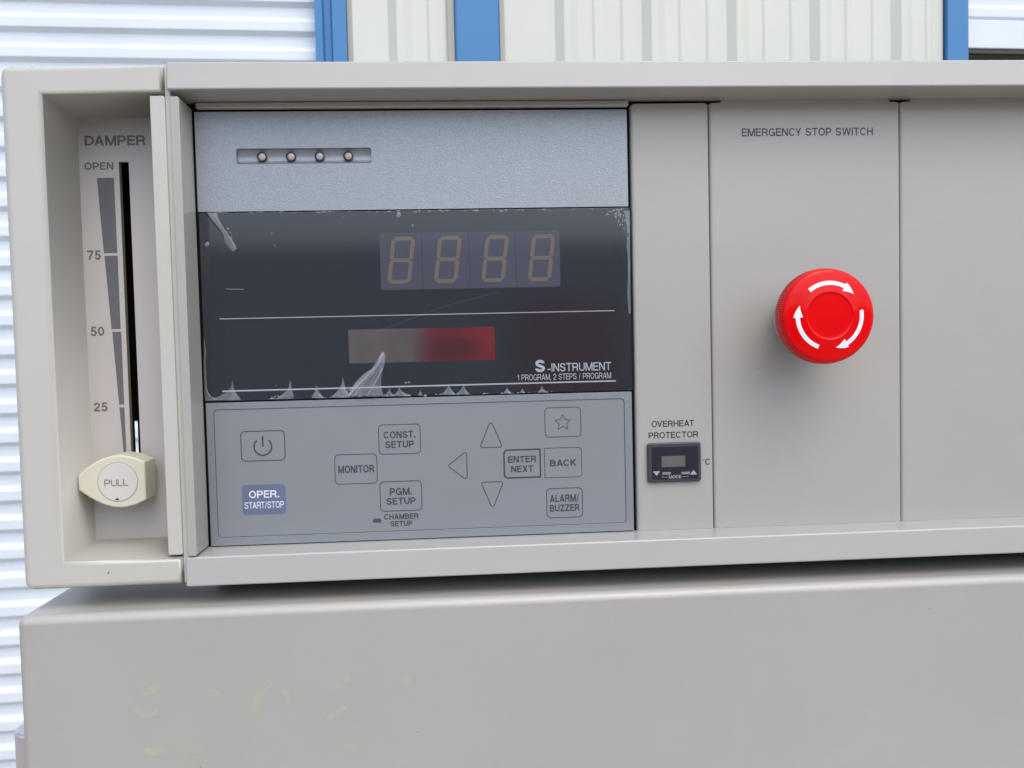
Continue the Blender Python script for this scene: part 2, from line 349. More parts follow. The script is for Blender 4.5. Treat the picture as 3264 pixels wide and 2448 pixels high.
def tbox(s, u0_, v0_, u1_, v1_, Y, mat, parent, bold=.155, name='lettering', tilt=.03):
    """same, from a measured box; the tilt of the line is taken off the height"""
    wd = u1_-u0_; ht = (v1_-v0_)-tilt*wd*.0
    return text(s, ((u0_+u1_)/2, (v0_+v1_)/2), (wd, ht), Y, mat, parent, bold, name)
def pts(Y, *uv): return [px(u, v, Y) for u, v in uv]

# ------------------------------------------------------------------ ground
bm = bmesh.new()
vs = [bm.verts.new((x, y, 0)) for x, y in ((-400, -400), (400, -400), (400, 400), (-400, 400))]; bm.faces.new(vs)
tag(link_mesh('ground', bm, M['ground'], None), kind='structure')

# ------------------------------------------------------------------ storage building behind
TH = math.radians(2.9)
nrm = Vector((-math.sin(TH), math.cos(TH), 0))
borg = Vector((0, -CD*MM, 0)) + nrm*3.0
bld = empty('storage_building', borg, TH)
tag(bld, 'metal storage building with cream ribbed wall, blue trim and white roller shutters behind the oven', 'building')
def lmesh(name, bm, mat, parent):
    """mesh given in the building's frame"""
    bmesh.ops.recalc_face_normals(bm, faces=bm.faces)
    return bm
def blink(name, bm, mat, parent, bev=0, smooth=False):
    bmesh.ops.recalc_face_normals(bm, faces=bm.faces)
    cs = [v.co for v in bm.verts]
    ce = (Vector([min(c[i] for c in cs) for i in range(3)])+Vector([max(c[i] for c in cs) for i in range(3)]))/2
    bmesh.ops.translate(bm, verts=bm.verts, vec=-ce)
    me = bpy.data.meshes.new(name); bm.to_mesh(me); bm.free(); me.materials.append(M[mat])
    o = bpy.data.objects.new(name, me); col.objects.link(o); o.parent = parent
    o.location = ce - BL.get(parent.name, Vector((0, 0, 0))); BL[o.name] = ce.copy()
    if bev:
        md = o.modifiers.new('bevel', 'BEVEL'); md.width = bev; md.segments = 2; md.limit_method = 'ANGLE'
    if smooth:
        for p in me.polygons: p.use_smooth = True
    return o
BL = {}
idf = lambda x, y, z: Vector((x, y, z))
def bbox_(name, x0, x1, y0, y1, z0, z1, mat, parent=None, bev=0.003):
    return blink(name, box_bm(x0, x1, y0, y1, z0, z1, f=idf), mat, parent or bld, bev)
def extr_v(prof, z0, z1):      # profile (x, y) swept upwards, as a 1 mm sheet
    bm = bmesh.new(); a = [bm.verts.new((x, y, z0)) for x, y in prof]; b = [bm.verts.new((x, y, z1)) for x, y in prof]
    for i in range(len(prof)-1): bm.faces.new((a[i], a[i+1], b[i+1], b[i]))
    return bm
def extr_h(prof, x0, x1):      # profile (y, z) swept sideways
    bm = bmesh.new(); a = [bm.verts.new((x0, y, z)) for y, z in prof]; b = [bm.verts.new((x1, y, z)) for y, z in prof]
    for i in range(len(prof)-1): bm.faces.new((a[i], a[i+1], b[i+1], b[i]))
    return bm
WT = 3.7
def ribbed(x0, x1, first):
    prof = [(x0, 0.0)]; x = first
    while x < x1-.09:
        if x > x0:
            prof += [(x, 0.0), (x+.030, -.022), (x+.054, -.022), (x+.084, 0.0)]
            for q in (.133, .235):
                if x+q+.02 < x1: prof += [(x+q, 0), (x+q+.009, -.0045), (x+q+.020, -.0045), (x+q+.032, 0)]
        x += .3135
    prof.append((x1, 0.0)); return prof
blink('wall_sheet', extr_v(ribbed(-.178, .146, -.057), 0, WT), 'wall', bld)
blink('wall_sheet', extr_v(ribbed(.345, 1.985, .505-.3135+.02), 0, WT), 'wall', bld)
bbox_('blue_downspout', .172, .326, -.022, .0, .0, WT, 'bluetrim', bev=.008)
for x0, x1 in ((.146, .1705), (.3275, .345)): bbox_('trim_strip', x0, x1, -.012, .02, 0, WT, 'trimgrey', bev=.002)
# left door jamb (folded channel) and right jamb
jp = [(-.302, .06), (-.302, -.02), (-.278, -.02), (-.272, .0), (-.250, .0), (-.244, -.02), (-.197, -.02), (-.197, .0), (-.186, .0)]
blink('door_jamb', extr_v(jp, 0, WT), 'bluetrim', bld)
bbox_('trim_strip', -.1955, -.178, -.006, .02, 0, WT, 'trimgrey', bev=.002)
bbox_('door_jamb', 1.991, 2.075, -.02, .06, 0, WT, 'bluetrim')
bbox_('door_jamb', 5.1, 5.2, -.02, .06, 0, WT, 'bluetrim'); bbox_('door_jamb', -3.60, -3.50, -.02, .06, 0, WT, 'bluetrim')
blink('wall_sheet', extr_v(ribbed(-6.5, -3.6, -6.45), 0, WT), 'wall', bld)
blink('wall_sheet', extr_v(ribbed(5.2, 8.0, 5.25), 0, WT), 'wall', bld)
bbox_('door_header', -3.50, -.302, -.02, .06, 3.2, WT, 'bluetrim'); bbox_('door_header', 2.075, 5.1, -.02, .06, 3.2, WT, 'bluetrim')
bbox_('roof_edge', -6.6, 8.1, -.12, 6, WT, WT+.16, 'wall')
bbox_('end_wall', -6.6, -6.5, .0, 6, 0, WT, 'wall'); bbox_('end_wall', 8.0, 8.1, .0, 6, 0, WT, 'wall')
bbox_('back_wall', -6.5, 8.0, 5.9, 6, 0, WT, 'dark')
PT = .0988
def slatprof():    # one corrugation, from its outer lower edge upwards: (depth, height)
    return [(.017, -.0150), (.0165, -.0140), (.0, -.0005), (-.0005, .003), (-.0005, .030), (.001, .034), (.0155, .046), (.017, .050), (.017, PT-.0150)]
def shutter(x0, x1, zb, z_top, phase):
    e = empty('roller_door', (0, 0, 0)); e.parent = bld
    BL[e.name] = Vector((0, 0, 0)); first = None; z = phase
    while z-PT > zb: z -= PT
    while z < z_top:
        if first is None:
            first = blink('slat', extr_h([(y+.03, zz) for y, zz in slatprof()], x0, x1), 'slat', e); zz0 = z
            first.location.z += z
        else:
            c = first.copy(); col.objects.link(c); c.location.z = first.location.z + (z-zz0)
        z += PT
    return e
shutter(-3.5, -.302,   .06, 3.25, H+1.107-.0005)
d1 = shutter(2.075, 5.1, H+1.15, 3.25, H+1.207)
def dbox(name, z0, z1, y0, y1, mat, x0=2.078, x1=5.098, par=d1): blink(name, box_bm(x0, x1, y0, y1, z0, z1, f=idf), mat, par, .003)
dbox('bottom_bar', H+1.086, H+1.1365+.055, .02, .05, 'slat')
dbox('rubber_seal', H+1.068, H+1.0845, .026, .045, 'rubber')
dbox('bottom_bar', .0, .045, .02, .05, 'slat', -3.498, -.304, [o for o in bld.children if o.name == 'roller_door'][0])

# ------------------------------------------------------------------ unseen row across the lot, added for its reflection in the gloss
opp = empty('added_opposite_building', (0, -9, 0))
tag(opp, 'unseen cream storage building, added for reflections, with one red and several white doors facing the oven across the lot', 'building')
def obox(name, x0, x1, y0, y1, z0, z1, mat, bev=.005): return link_mesh(name, box_bm(x0, x1, y0, y1, z0, z1, f=idf), M[mat], opp, bev=bev)
obox('wall', -14, 14, -14, -9, 0, 2.6, 'wall'); obox('roof_edge', -14.1, 14.1, -14.1, -8.85, 2.605, 2.75, 'bluetrim')
for x in (-12, -8.2, -4.4, 3.6, 7.4, 11.2):
    obox('roller_door', x-1.3, x+1.3, -8.99, -8.95, .0, 2.3, 'slat')
    for q in (-1.36, 1.36): obox('door_jamb', x+q-.05, x+q+.05, -8.99, -8.92, 0, 2.4, 'bluetrim')
obox('added_red_door', .65, 1.75, -8.99, -8.95, 0, 2.1, 'reddoor')  # red door added for the faint red glow in the display glass

# ------------------------------------------------------------------ the oven
oven = empty('laboratory_oven', (.08, .30, 0))
tag(oven, 'beige laboratory drying oven with silver control panel, damper slider and red emergency stop button', 'laboratory oven')
XR = 330.0
FI, PI_ = 0.0, 18.0          # fascia front, panel face
box('cabinet', -172.5, XR, 44, 640, -1330, -96.5, 'paint', oven, 4)
box('control_head', -110, XR, 22, 640, -93.5, 112.6, 'black', oven)
box('head_cover', -110.3, XR, 20, 640, 112.7, 113.7, 'paint', oven, .3)
box('head_side', XR+.1, XR+1.2, 0, 640, -92, 113.7, 'paint', oven, .3)
box('head_back', -110.4, XR, 640.1, 641, -93, 113.5, 'paint', oven)
box('head_floor', -110.2, XR, 19, 640, -95.4, -93.6, 'paint', oven)
for x in (-120, 280):
    for y in (90, 590): box('foot', x-20, x+20, y-20, y+20, -1450, -1330.2, 'bezel', oven, 2)
# top and bottom fascia bars: folded sheet with the soffit running back to the panels
def bar(name, z0, z1, zs):
    bm = box_bm(-109.6, XR, FI, 20.5, z0, z1)
    for v in bm.verts:
        if v.co.y < .001 and v.co.z > H+z1*MM-.0001: v.co.y += .0012
    return link_mesh(name, bm, M['barpaint'], oven, bev=.75*MM, seg=4)
top = bar('top_fascia_bar', 102.9, 113.9, 0)
bot = bar('bottom_fascia_bar', -91.4, -79.9, 0)
# soffit ledge above the instrument
box('soffit_ledge', -103.6, 74.4, 16.2, 19.4, 100.1, 102.8, 'paint', oven, .9)
# sheet edge left of the pillar
box('side_sheet', -111.2, -109.0, 3.2, 40, -90.6, 112.9, 'plastic', oven, .4)
prism('pillar', rounded([(-108.6, -79.4), (-105.2, -79.4), (-105.2, 100.6), (-108.6, 100.6)], [.2, .9, .9, .5], 4), 1.0, 17.2, 'paint', oven, bev=.7, seg=3)
# damper housing -----------------------------------------------------
HZ0, HZ1, HX0, HX1 = -90.4, 112.4, -173.0, -111.4
OX, OZ0, OZ1 = -156.9, -80.2, 102.2           # opening at the front
PX, PZ0, PZ1 = -157.4+.6, -77.8, 100.6          # opening at the plate
PY = 32.0
bm = bmesh.new(); yF = 1.0
def vv(x, y, z): return bm.verts.new(w3(x, y, z))
rim = rounded([(HX0, HZ1), (HX0, HZ0)], 0)
front = [(HX0, HZ0), (HX1, HZ0), (HX1, OZ0), (OX, OZ0), (OX, OZ1), (HX1, OZ1), (HX1, HZ1), (HX0, HZ1)]
F = [vv(x, yF, z) for x, z in front]
B = [vv(x, 62, z) for x, z in front]
bm.faces.new((F[0], F[1], F[2], F[3])); bm.faces.new((F[0], F[3], F[4], F[7])); bm.faces.new((F[7], F[4], F[5], F[6]))
bm.faces.new((F[0], B[0], B[1], F[1])); bm.faces.new((F[0], F[7], B[7], B[0])); bm.faces.new((F[7], F[6], B[6], B[7]))
bm.faces.new((F[1], B[1], B[2], F[2])); bm.faces.new((F[5], B[5], B[6], F[6]))
# inner walls with draft
Q = [vv(HX1, PY, PZ0), vv(PX, PY, PZ0), vv(PX, PY, PZ1), vv(HX1, PY, PZ1)]
bm.faces.new((F[2], Q[0], Q[1], F[3])); bm.faces.new((F[3], Q[1], Q[2], F[4])); bm.faces.new((F[4], Q[2], Q[3], F[5]))
bm.faces.new((F[2], B[2], Q[0])); bm.faces.new((F[5], Q[3], B[5]))
bl = bm.edges.layers.float.new('bevel_weight_edge')
def ew(a, b, wgt):
    e = bm.edges.get((a, b)); e[bl] = wgt
ew(F[0], F[7], 1); ew(F[0], F[1], .28); ew(F[7], F[6], .28); ew(F[1], F[2], .25); ew(F[5], F[6], .25)
ew(F[3], F[4], .42); ew(F[4], F[5], .28); ew(F[2], F[3], .22); ew(Q[1], Q[2], .2); ew(F[0], B[0], .9); ew(F[7], B[7], .9)
hs = link_mesh('damper_housing', bm, M['plastic'], oven, smooth=True)
md = hs.modifiers.new('bevel', 'BEVEL'); md.width = 5*MM; md.segments = 5; md.limit_method = 'WEIGHT'; md.harden_normals = True
# plate with its slot
sx0, sx1, sz0, sz1 = -140.6, -136.5, -62, 82.5
link = link_mesh('damper_plate', holed_bm([(PX-.6, PZ0-.9), (HX1+.2, PZ0-.9), (HX1+.2, PZ1+.6), (PX-.6, PZ1+.6)], [[(sx0, sz0), (sx1, sz0), (sx1, sz1), (sx0, sz1)]], PY, PY+1.6), M['plate'], oven)
plate = link
# cream liner of the slot's left wall, dark duct behind with its narrow gap
box('slot_liner', sx0-.7, sx0+.03, PY+.3, PY+2.9, sz0, sz1, 'liner', oven)
gu0, gz0 = px(431.5, 1460, 60); gu1, gz1 = px(437.5, 1342, 60)
link_mesh('duct_sheet', holed_bm([(-172, HZ0+1), (-112, HZ0+1), (-112, HZ1-1), (-172, HZ1-1)], [rrect(gu0, gu1+.1, gz0-20, gz1, .3)], 60, 61), M['black'], oven)
box('duct_side', -139.0, -138.6, 39, 60, -88, 110, 'black', oven) if False else None
# post on the right of the opening
prism('housing_post', rounded([(-116.7, -79.0), (-111.0, -79.0), (-111.0, 101.3), (-116.7, 101.3)], [.5, .9, .9, .5], 4), 2.2, 12, 'plastic', oven, bev=.6, seg=3)
box('post_web', -112.4, -111.3, 5, 31.5, -79.6, 101.4, 'plastic', oven)
# printed scale
tbox('DAMPER', 270, 431.5, 463.5, 463.5, PY, 'ink_g', plate, .205)
tbox('OPEN', 268.8, 517, 361.6, 541.6, PY, 'ink_g', plate, .205)
tbox('75', 277.6, 797.7, 321.5, 828.5, PY, 'ink_g', plate, .205)
tbox('50', 288.2, 1040.8, 332.5, 1071.5, PY, 'ink_g', plate, .205)
tbox('25', 298.8, 1282.6, 343, 1312, PY, 'ink_g', plate, .205)
def c1(x, y): return x/2.37, 150+y/2.37
def c2(x, y): return x/2.37, 850+y/2.37
for q in ([c1(731, 989), c1(861, 987), c1(887, 1557), c1(785, 1557)], [c1(789, 1577), c1(889, 1577), c2(912, 472), c2(843, 472)],
          [c2(848, 492), c2(916, 492), c2(939, 1042), c2(900, 1042)], [c2(902, 1063), c2(940, 1063), c2(957, 1440), c2(938, 1440)]):
    P4 = [px(u, v, PY) for u, v in q]
    za = (P4[0][1]+P4[1][1])/2; zb = (P4[2][1]+P4[3][1])/2
    sheet('scale_wedge', [(P4[0][0], za), (P4[1][0], za), (P4[2][0], zb), (P4[3][0], zb)], PY-.03, 'ink_g', plate)
# knob
kz = -50.6
kp = [(-156.0, kz+3.2), (-151.5, kz+6.6), (-146.5, kz+9.3), (-142, kz+10.6), (-138.5, kz+10.8), (-134, kz+9.8), (-129.2, kz+7.6),
      (-129.2, kz-8.1), (-133.5, kz-10.1), (-138.0, kz-11.1), (-142.5, kz-10.8), (-147, kz-9.2), (-151.5, kz-6.6), (-156.0, kz-3.2)]
kp = rounded(kp, [1, 6, 8, 8, 8, 8, .8, .8, 8, 8, 8, 8, 6, 1], 3)
knob = prism('damper_knob', kp, 15.5, 28.2, 'knob', oven, bev=1.3, seg=4)
box('knob_stem', -140.0, -137.0, 28, 44, kz-5, kz+5, 'knob', oven)
dxk, dzk = px(374, 1537, 15)
def ngon(cx_, cz_, r, n=48, a0=0): return [(cx_+r*math.cos(a0+2*math.pi*i/n), cz_+r*math.sin(a0+2*math.pi*i/n)) for i in range(n)]
band('disc_groove', ngon(dxk, dzk, 8.0), .2, 15.5, 'groove', knob)
prism('pull_disc', ngon(dxk, dzk, 7.85), 15.28, 16.2, 'disc', knob, bev=.12)
tbox('PULL', 333, 1527.5, 408.6, 1549.5, 15.2, 'ink_g', knob, .115)
ox_, oz_ = px(373.5, 1591.5, 15.2)
sheet('notch', [(ox_+.75*math.cos(a), oz_-.3+.75*math.sin(a)) for a in [math.pi*k/8 for k in range(9)]], 15.22, 'socket', knob)

# instrument -----------------------------------------------------------
IX0, IX1 = -104.5, 73.7
lampsx = [px(u, 500.5, PI_) for u in (832.8, 925.5, 1017, 1108.6)]
rx0, rz1 = px(752, 474, PI_); rx1, rz0 = px(1184.5, 522, PI_)
rz0 = rz1-6.35
cover = link_mesh('instrument_cover', holed_bm(rrect(IX0, IX1, 58.75, 99.2, .25, 3), [rrect(rx0, rx1, rz0, rz1, .9, 5)], PI_, PI_+3), M['silver'], oven)
# concave trough
bm = bmesh.new(); A = []
zc = (rz0+rz1)/2; hr = (rz1-rz0)/2
for k in range(13):
    a = math.pi*k/12; A.append((zc+(hr+.05)*math.cos(a), PI_+.15+1.9*math.sin(a)))
va = [bm.verts.new(w3(rx0-.05, y, z)) for z, y in A]; vb = [bm.verts.new(w3(rx1+.05, y, z)) for z, y in A]
for k in range(12): bm.faces.new((va[k], va[k+1], vb[k+1], vb[k]))
bm.faces.new(va); bm.faces.new(vb)
link_mesh('lamp_trough', bm, M['silver_s'], cover, smooth=False)
lc = None
for x, _ in lampsx:
    z = zc
    if lc is None:
        s_ = prism('lamp_socket', ngon(x, z, 1.98, 28), PI_+.65, PI_+2.6, 'socket', cover)
        # domed lens
        bm = bmesh.new(); rings = []
        for r, y in ((1.52, 2.0), (1.50, .75), (1.38, .38), (1.0, .12), (.5, .02)):
            rings.append([bm.verts.new(w3(x+.2+r*math.cos(2*math.pi*i/24), PI_+y, z-.12+r*math.sin(2*math.pi*i/24))) for i in range(24)])
        for a, b in zip(rings, rings[1:]):
            for i in range(24): bm.faces.new((a[i], a[(i+1) % 24], b[(i+1) % 24], b[i]))
        bm.faces.new(rings[-1])
        l_ = link_mesh('indicator_lamp', bm, M['lamp'], cover, smooth=True); lc = (s_, l_, x)
    else:
        for o in lc[:2]:
            c = o.copy(); col.objects.link(c); c.location.x += (x-lc[2])*MM

# display panel
DY = PI_+.25
disp = box('display_panel', IX0+.1, IX1+.25, DY, DY+3, -19.2, 58.35, 'display', oven, .15, 2)
wx0, wz1 = px(1209, 743, DY); wx1, wz0 = px(1787, 922, DY); wz0 = wz1-23.6
dwin = prism('digit_window', rrect(wx0, wx1, wz0, wz1, 1.2), DY-.02, DY+.1, 'digwin', disp)
for u in (1345, 1495.5, 1644.5):
    x = px(u, 830, DY)[0]; sheet('module_joint', [(x-.13, wz0), (x+.13, wz0), (x+.13, wz1), (x-.13, wz1)], DY-.04, 'ink', disp)
kk = unit(1500, 830, DY)
Wd, Hd, tk, g = 57*kk+.0, 149*kk, 12.6*kk, .5*kk      # centre-line size of a digit
Wd = 62*kk
def segs():
    """seven slanted segments about the digit's centre"""
    w2, h2 = Wd/2, (Hd-tk)/2; t = tk/2; sl = .128
    def S(p): return [(x+sl*z, z) for x, z in p]
    out = []
    for zc_ in (h2, 0, -h2): out.append(S([(-w2+g, zc_), (-w2+t+g, zc_+t), (w2-t-g, zc_+t), (w2-g, zc_), (w2-t-g, zc_-t), (-w2+t+g, zc_-t)]))
    for xs_ in (-w2, w2):
        for a, b in ((0, h2), (-h2, 0)): out.append(S([(xs_, a+g), (xs_+t, a+t+g), (xs_+t, b-t-g), (xs_, b-g), (xs_-t, b-t-g), (xs_-t, a+t+g)]))
    return out
sg = segs(); proto = None
zdc = wz1 - 11.35
for n_, (ut, ub) in enumerate((((1249+1325)/2, (1231+1312)/2), ((1394+1475)/2, (1380+1462)/2), ((1545+1626)/2, (1531+1612)/2), ((1694+1773)/2, (1679+1759)/2))):
    x = px((ut+ub)/2, 838, DY)[0]
    if proto is None:
        proto = [prism('digit_segment', [(x+a, zdc+b) for a, b in s], DY-.06, DY, 'seg', disp) for s in sg]; px0 = x
    else:
        for o in proto:
            c = o.copy(); col.objects.link(c); c.location.x += (x-px0)*MM
for u, v in ((1334, 915), (1362, 915), (1482, 914), (1511, 913), (1632, 911), (1661, 909), (1780, 905)):
    x, z = px(u, v, DY); sheet('decimal_point', ngon(x, z+.1, .75, 16), DY-.05, 'dot', disp).scale = (1, 1, 1)
# faint icons behind the dark panel
x, z = px(1081, 820, DY); band('timer_icon', [(x+3.6*math.cos(math.radians(a)), z+3.6*math.sin(math.radians(a))) for a in range(115, 406, 12)], .45, DY, 'icon', disp, closed=False)
sheet('timer_icon', [(x-1.6, z+3.0), (x-.9, z+3.0), (x+1.0, z+.3), (x+.6, z-.5), (x-.4, z-.2)], DY-.03, 'icon', disp)
for u, v, w_, h_ in ((950, 838, 20, 12), (962, 815, 8, 30), (985, 830, 12, 30), (975, 812, 20, 4)):
    x, z = px(u, v, DY); sheet('status_icon', [(x-w_*kk/2, z-h_*kk/2), (x+w_*kk/2, z-h_*kk/2), (x+w_*kk/2, z+h_*kk/2), (x-w_*kk/2, z+h_*kk/2)], DY-.03, 'icon', disp)
tbox('C', 1834, 868, 1860, 898, DY, 'icon', disp)
# rules, LCD window, lettering
def rule(u0_, v0_, u1_, v1_, wpx):
    x0, z0 = px(u0_, v0_, DY); x1, z1 = px(u1_, v1_, DY); z = (z0+z1)/2; h = wpx*kk/2
    sheet('printed_rule', [(x0, z-h), (x1, z-h), (x1, z+h), (x0, z+h)], DY-.03, 'white_ink', disp)
rule(700, 1014.6, 1959, 992, 2.6); rule(708.6, 1246, 1963, 1215, 4.6)
lx0, lz1 = px(1110, 1050, DY); lx1, lz0 = px(1578, 1148, DY); lz1 = (px(1110, 1051, DY)[1]+px(1577, 1041, DY)[1])/2; lz0 = (px(1112, 1157.5, DY)[1]+px(1579, 1148, DY)[1])/2
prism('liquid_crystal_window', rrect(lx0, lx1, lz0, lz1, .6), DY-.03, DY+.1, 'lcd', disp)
text('S', (1721.5, 1166.5), (31, 39), DY, 'white_ink', disp, .25)
text('-', (1750, 1174), (10, 24), DY, 'white_ink', disp, .16)
text('INSTRUMENT', (1853, 1169), (190, 26), DY, 'white_ink', disp, .155)
text('1 PROGRAM, 2 STEPS / PROGRAM', (1799, 1200), (299, 19), DY, 'white_ink', disp, .14)
# protective film with its lifted folds and air bubbles
bm = bmesh.new()
fo = [(IX0+.2, -19.0), (IX1+.9, -19.0), (IX1+.95, 10), (IX1+.7, 40), (IX1+1.0, 58.1), (0, 58.2), (IX0+3, 58.1), (IX0+.2, 57.9)]
bm.faces.new([bm.verts.new(w3(x, DY-.18, z)) for x, z in fo])
link_mesh('protective_film', bm, M['film'], disp, recalc=False)
def fold(path_l, path_r, lift, name='film_fold'):
    """a tented fold: two outlines from base to tip, raised along a crooked ridge"""
    bm = bmesh.new(); n = len(path_l); rows = []
    for i in range(n):
        a = Vector(path_l[i]); b = Vector(path_r[i]); row = []
        lf = lift*(1-.55*i/(n-1))
        for k, (t, hgt) in enumerate(((0, 0), (.22, .55), (.40, .9), (.52, .35), (.66, 1.0), (.85, .45), (1, 0))):
            p = a.lerp(b, t); row.append(bm.verts.new(w3(p.x, DY-.2-lf*hgt, p.y)))
        rows.append(row)
    for r1, r2 in zip(rows, rows[1:]):
        for k in range(6): bm.faces.new((r1[k], r1[k+1], r2[k+1], r2[k]))
    return link_mesh(name, bm, M['milky'], disp, smooth=True)
def peak(ul, ur, ut, vt, base_v, lean=0.0, lift=.9):
    L, R_ = [], []
    for i in range(15):
        t = 1-(1-i/14)**1.5; sp = (1-t)**3.0
        v = base_v+(vt-base_v)*t
        tipw = 6.5*min(1, (base_v-vt)/42)*(1-t)**.5*(1 if t > .02 else 0); a = ut+(ul-ut)*sp-tipw; b = ut+(ur-ut)*sp+tipw
        L.append(px(a, v, DY)); R_.append(px(b, v, DY))
    fold(L, R_, lift)
def bv(u): return 1277.5-(u-654)*.0248
def s6(x, y): return 620+x/2.836, 1180+y/2.836
def s7(x, y): return 1300+x/2.91, 1180+y/2.91
for ul, ur, ut, vt in ((140, 418, 343, 96), (670, 760, 700, 230), (740, 892, 866, 98), (1060, 1170, 1104, 138), (1235, 1410, 1342, 62), (1700, 1815, 1762, 158), (1790, 1960, 1852, 142), (2020, 2062, 2040, 168)):
    peak(620+ul/2.836, 620+ur/2.836, 620+ut/2.836, 1180+vt/2.836, bv(620+ut/2.836))
for ul, ur, ut, vt in ((314, 440, 378, 115), (450, 565, 516, 120), (885, 962, 918, 152), (1038, 1090, 1062, 162), (1208, 1300, 1243, 140)):
    peak(1300+ul/2.91, 1300+ur/2.91, 1300+ut/2.91, 1180+vt/2.91, bv(1300+ut/2.91), lift=.6)
# the tall leaning fold and the corner one
def s600(x, y): return 600+x/1.952, 950+y/1.952
Lp = [s600(*p) for p in ((995, 612), (1010, 570), (1045, 520), (1095, 470), (1140, 440), (1175, 390), (1195, 350), (1208, 334))]
Rp = [s600(*p) for p in ((1215, 606), (1203, 560), (1200, 520), (1204, 480), (1214, 440), (1224, 400), (1228, 355), (1220, 334))]
fold([px(u, v, DY) for u, v in Lp], [px(u, v, DY) for u, v in Rp], 1.6)
for ridge, wpx in ((((1000, 606), (1060, 540), (1130, 470), (1180, 420), (1212, 345)), 7), (((1040, 600), (1090, 530), (1150, 470), (1192, 410)), 2.5),
                   (((1112, 610), (1145, 560), (1185, 490), (1210, 430)), 4), (((985, 578), (1030, 560), (1060, 530)), 3)):
    band('film_crease', [(lambda q: px(q[0], q[1], DY))(s600(*p)) for p in ridge], wpx*kk, DY-1.4, 'bubble', disp, closed=False)
def s4(x, y): return 600+x/2.212, 250+y/2.212
Lp = [s4(*p) for p in ((118, 948), (165, 1010), (215, 1068), (245, 1110), (262, 1160), (290, 1200), (318, 1226))]
Rp = [s4(*p) for p in ((200, 948), (222, 1000), (250, 1050), (280, 1090), (305, 1130), (330, 1170), (343, 1200))]
fold([px(u, v, DY) for u, v in Lp], [px(u, v, DY) for u, v in Rp], 1.2)
Lp = [s600(*p) for p in ((106, 640), (103, 600), (100, 560), (98, 480), (97, 400), (97, 330), (98, 250))]
Rp = [s600(*p) for p in ((190, 634), (140, 610), (118, 570), (112, 480), (108, 400), (112, 330), (99, 250))]
fold([px(u, v, DY) for u, v in Lp], [px(u, v, DY) for u, v in Rp], .3)
def s5(x, y): return 1300+x/2.2125, 250+y/2.2125
Lp = [s5(*p) for p in ((1558, 1659), (1545, 1500), (1552, 1400), (1550, 1250), (1540, 1180), (1555, 1110), (1540, 1010), (1520, 932))]
Rp = [s5(*p) for p in ((1570, 1659), (1568, 1500), (1568, 1400), (1567, 1250), (1567, 1180), (1566, 1110), (1566, 1010), (1564, 932))]
fold([px(u, v, DY) for u, v in Lp], [px(u, v, DY) for u, v in Rp], .25)
bm = bmesh.new()
def blob(u, v, r, el=1.0):
    x, z = px(u, v, DY); n = 7 if r < 2 else 10; r *= kk
    rr = [r*random.uniform(.75, 1.2) for _ in range(n)]
    o = [bm.verts.new(w3(x+rr[i]*el*math.cos(2*math.pi*i/n), DY-.21, z+rr[i]*math.sin(2*math.pi*i/n))) for i in range(n)]
    c = bm.verts.new(w3(x, DY-.21-.35*r, z))
    for i in range(n): bm.faces.new((o[i], o[(i+1) % n], c))
for _ in range(110):
    u = random.uniform(690, 1990); blob(u, 677-(u-630)*.008+abs(random.gauss(0, 2.2)), random.uniform(.7, 2.6), random.uniform(.8, 3.2))
for _ in range(85):
    a = random.betavariate(2, 1.3); u = 1925+a*78; v = 672+abs(random.gauss(0, 16))+max(0, (a-.55))*random.uniform(0, 200)
    if v < 770: blob(min(u, 2000), v, random.uniform(.8, 3.0))
for u, v, r in ((660, 779, 7), (727, 729, 4), (735, 741, 2.5), (738, 758, 3), (866, 744, 2.3), (876, 783, 2.3), (1271, 685, 8), (1315, 719, 3.6), (1095, 693, 2.5), (1555, 826, 2.6), (1294, 1220, 4), (1304, 1219, 3.4), (880, 1228, 2), (876, 1264, 3), (886, 1262, 2.6), (1355, 1262, 5), (1340, 1268, 3)): blob(u, v, r)
for _ in range(110): blob(random.uniform(650, 1990), random.uniform(690, 1230), random.uniform(.5, 1.4))
for _ in range(60):
    u = random.uniform(1000, 1760); blob(u, bv(u)-abs(random.gauss(0, 1.5)), random.uniform(.7, 2.0), random.uniform(1, 4))
tag(link_mesh('air_bubbles', bm, M['bubble'], disp, recalc=False), kind='stuff')
def scratch(uv, wpx, mt='bubble'):
    band('film_scratch', [px(u, v, DY) for u, v in uv], wpx*kk, DY-.2, mt, disp, closed=False)
scratch([(722, 919), (728, 921.5), (760, 922), (776, 922.5)], 2.4)
scratch([(1175, 1067), (1250, 1040), (1390, 985), (1480, 960), (1590, 930)], 1.0, 'scuff')

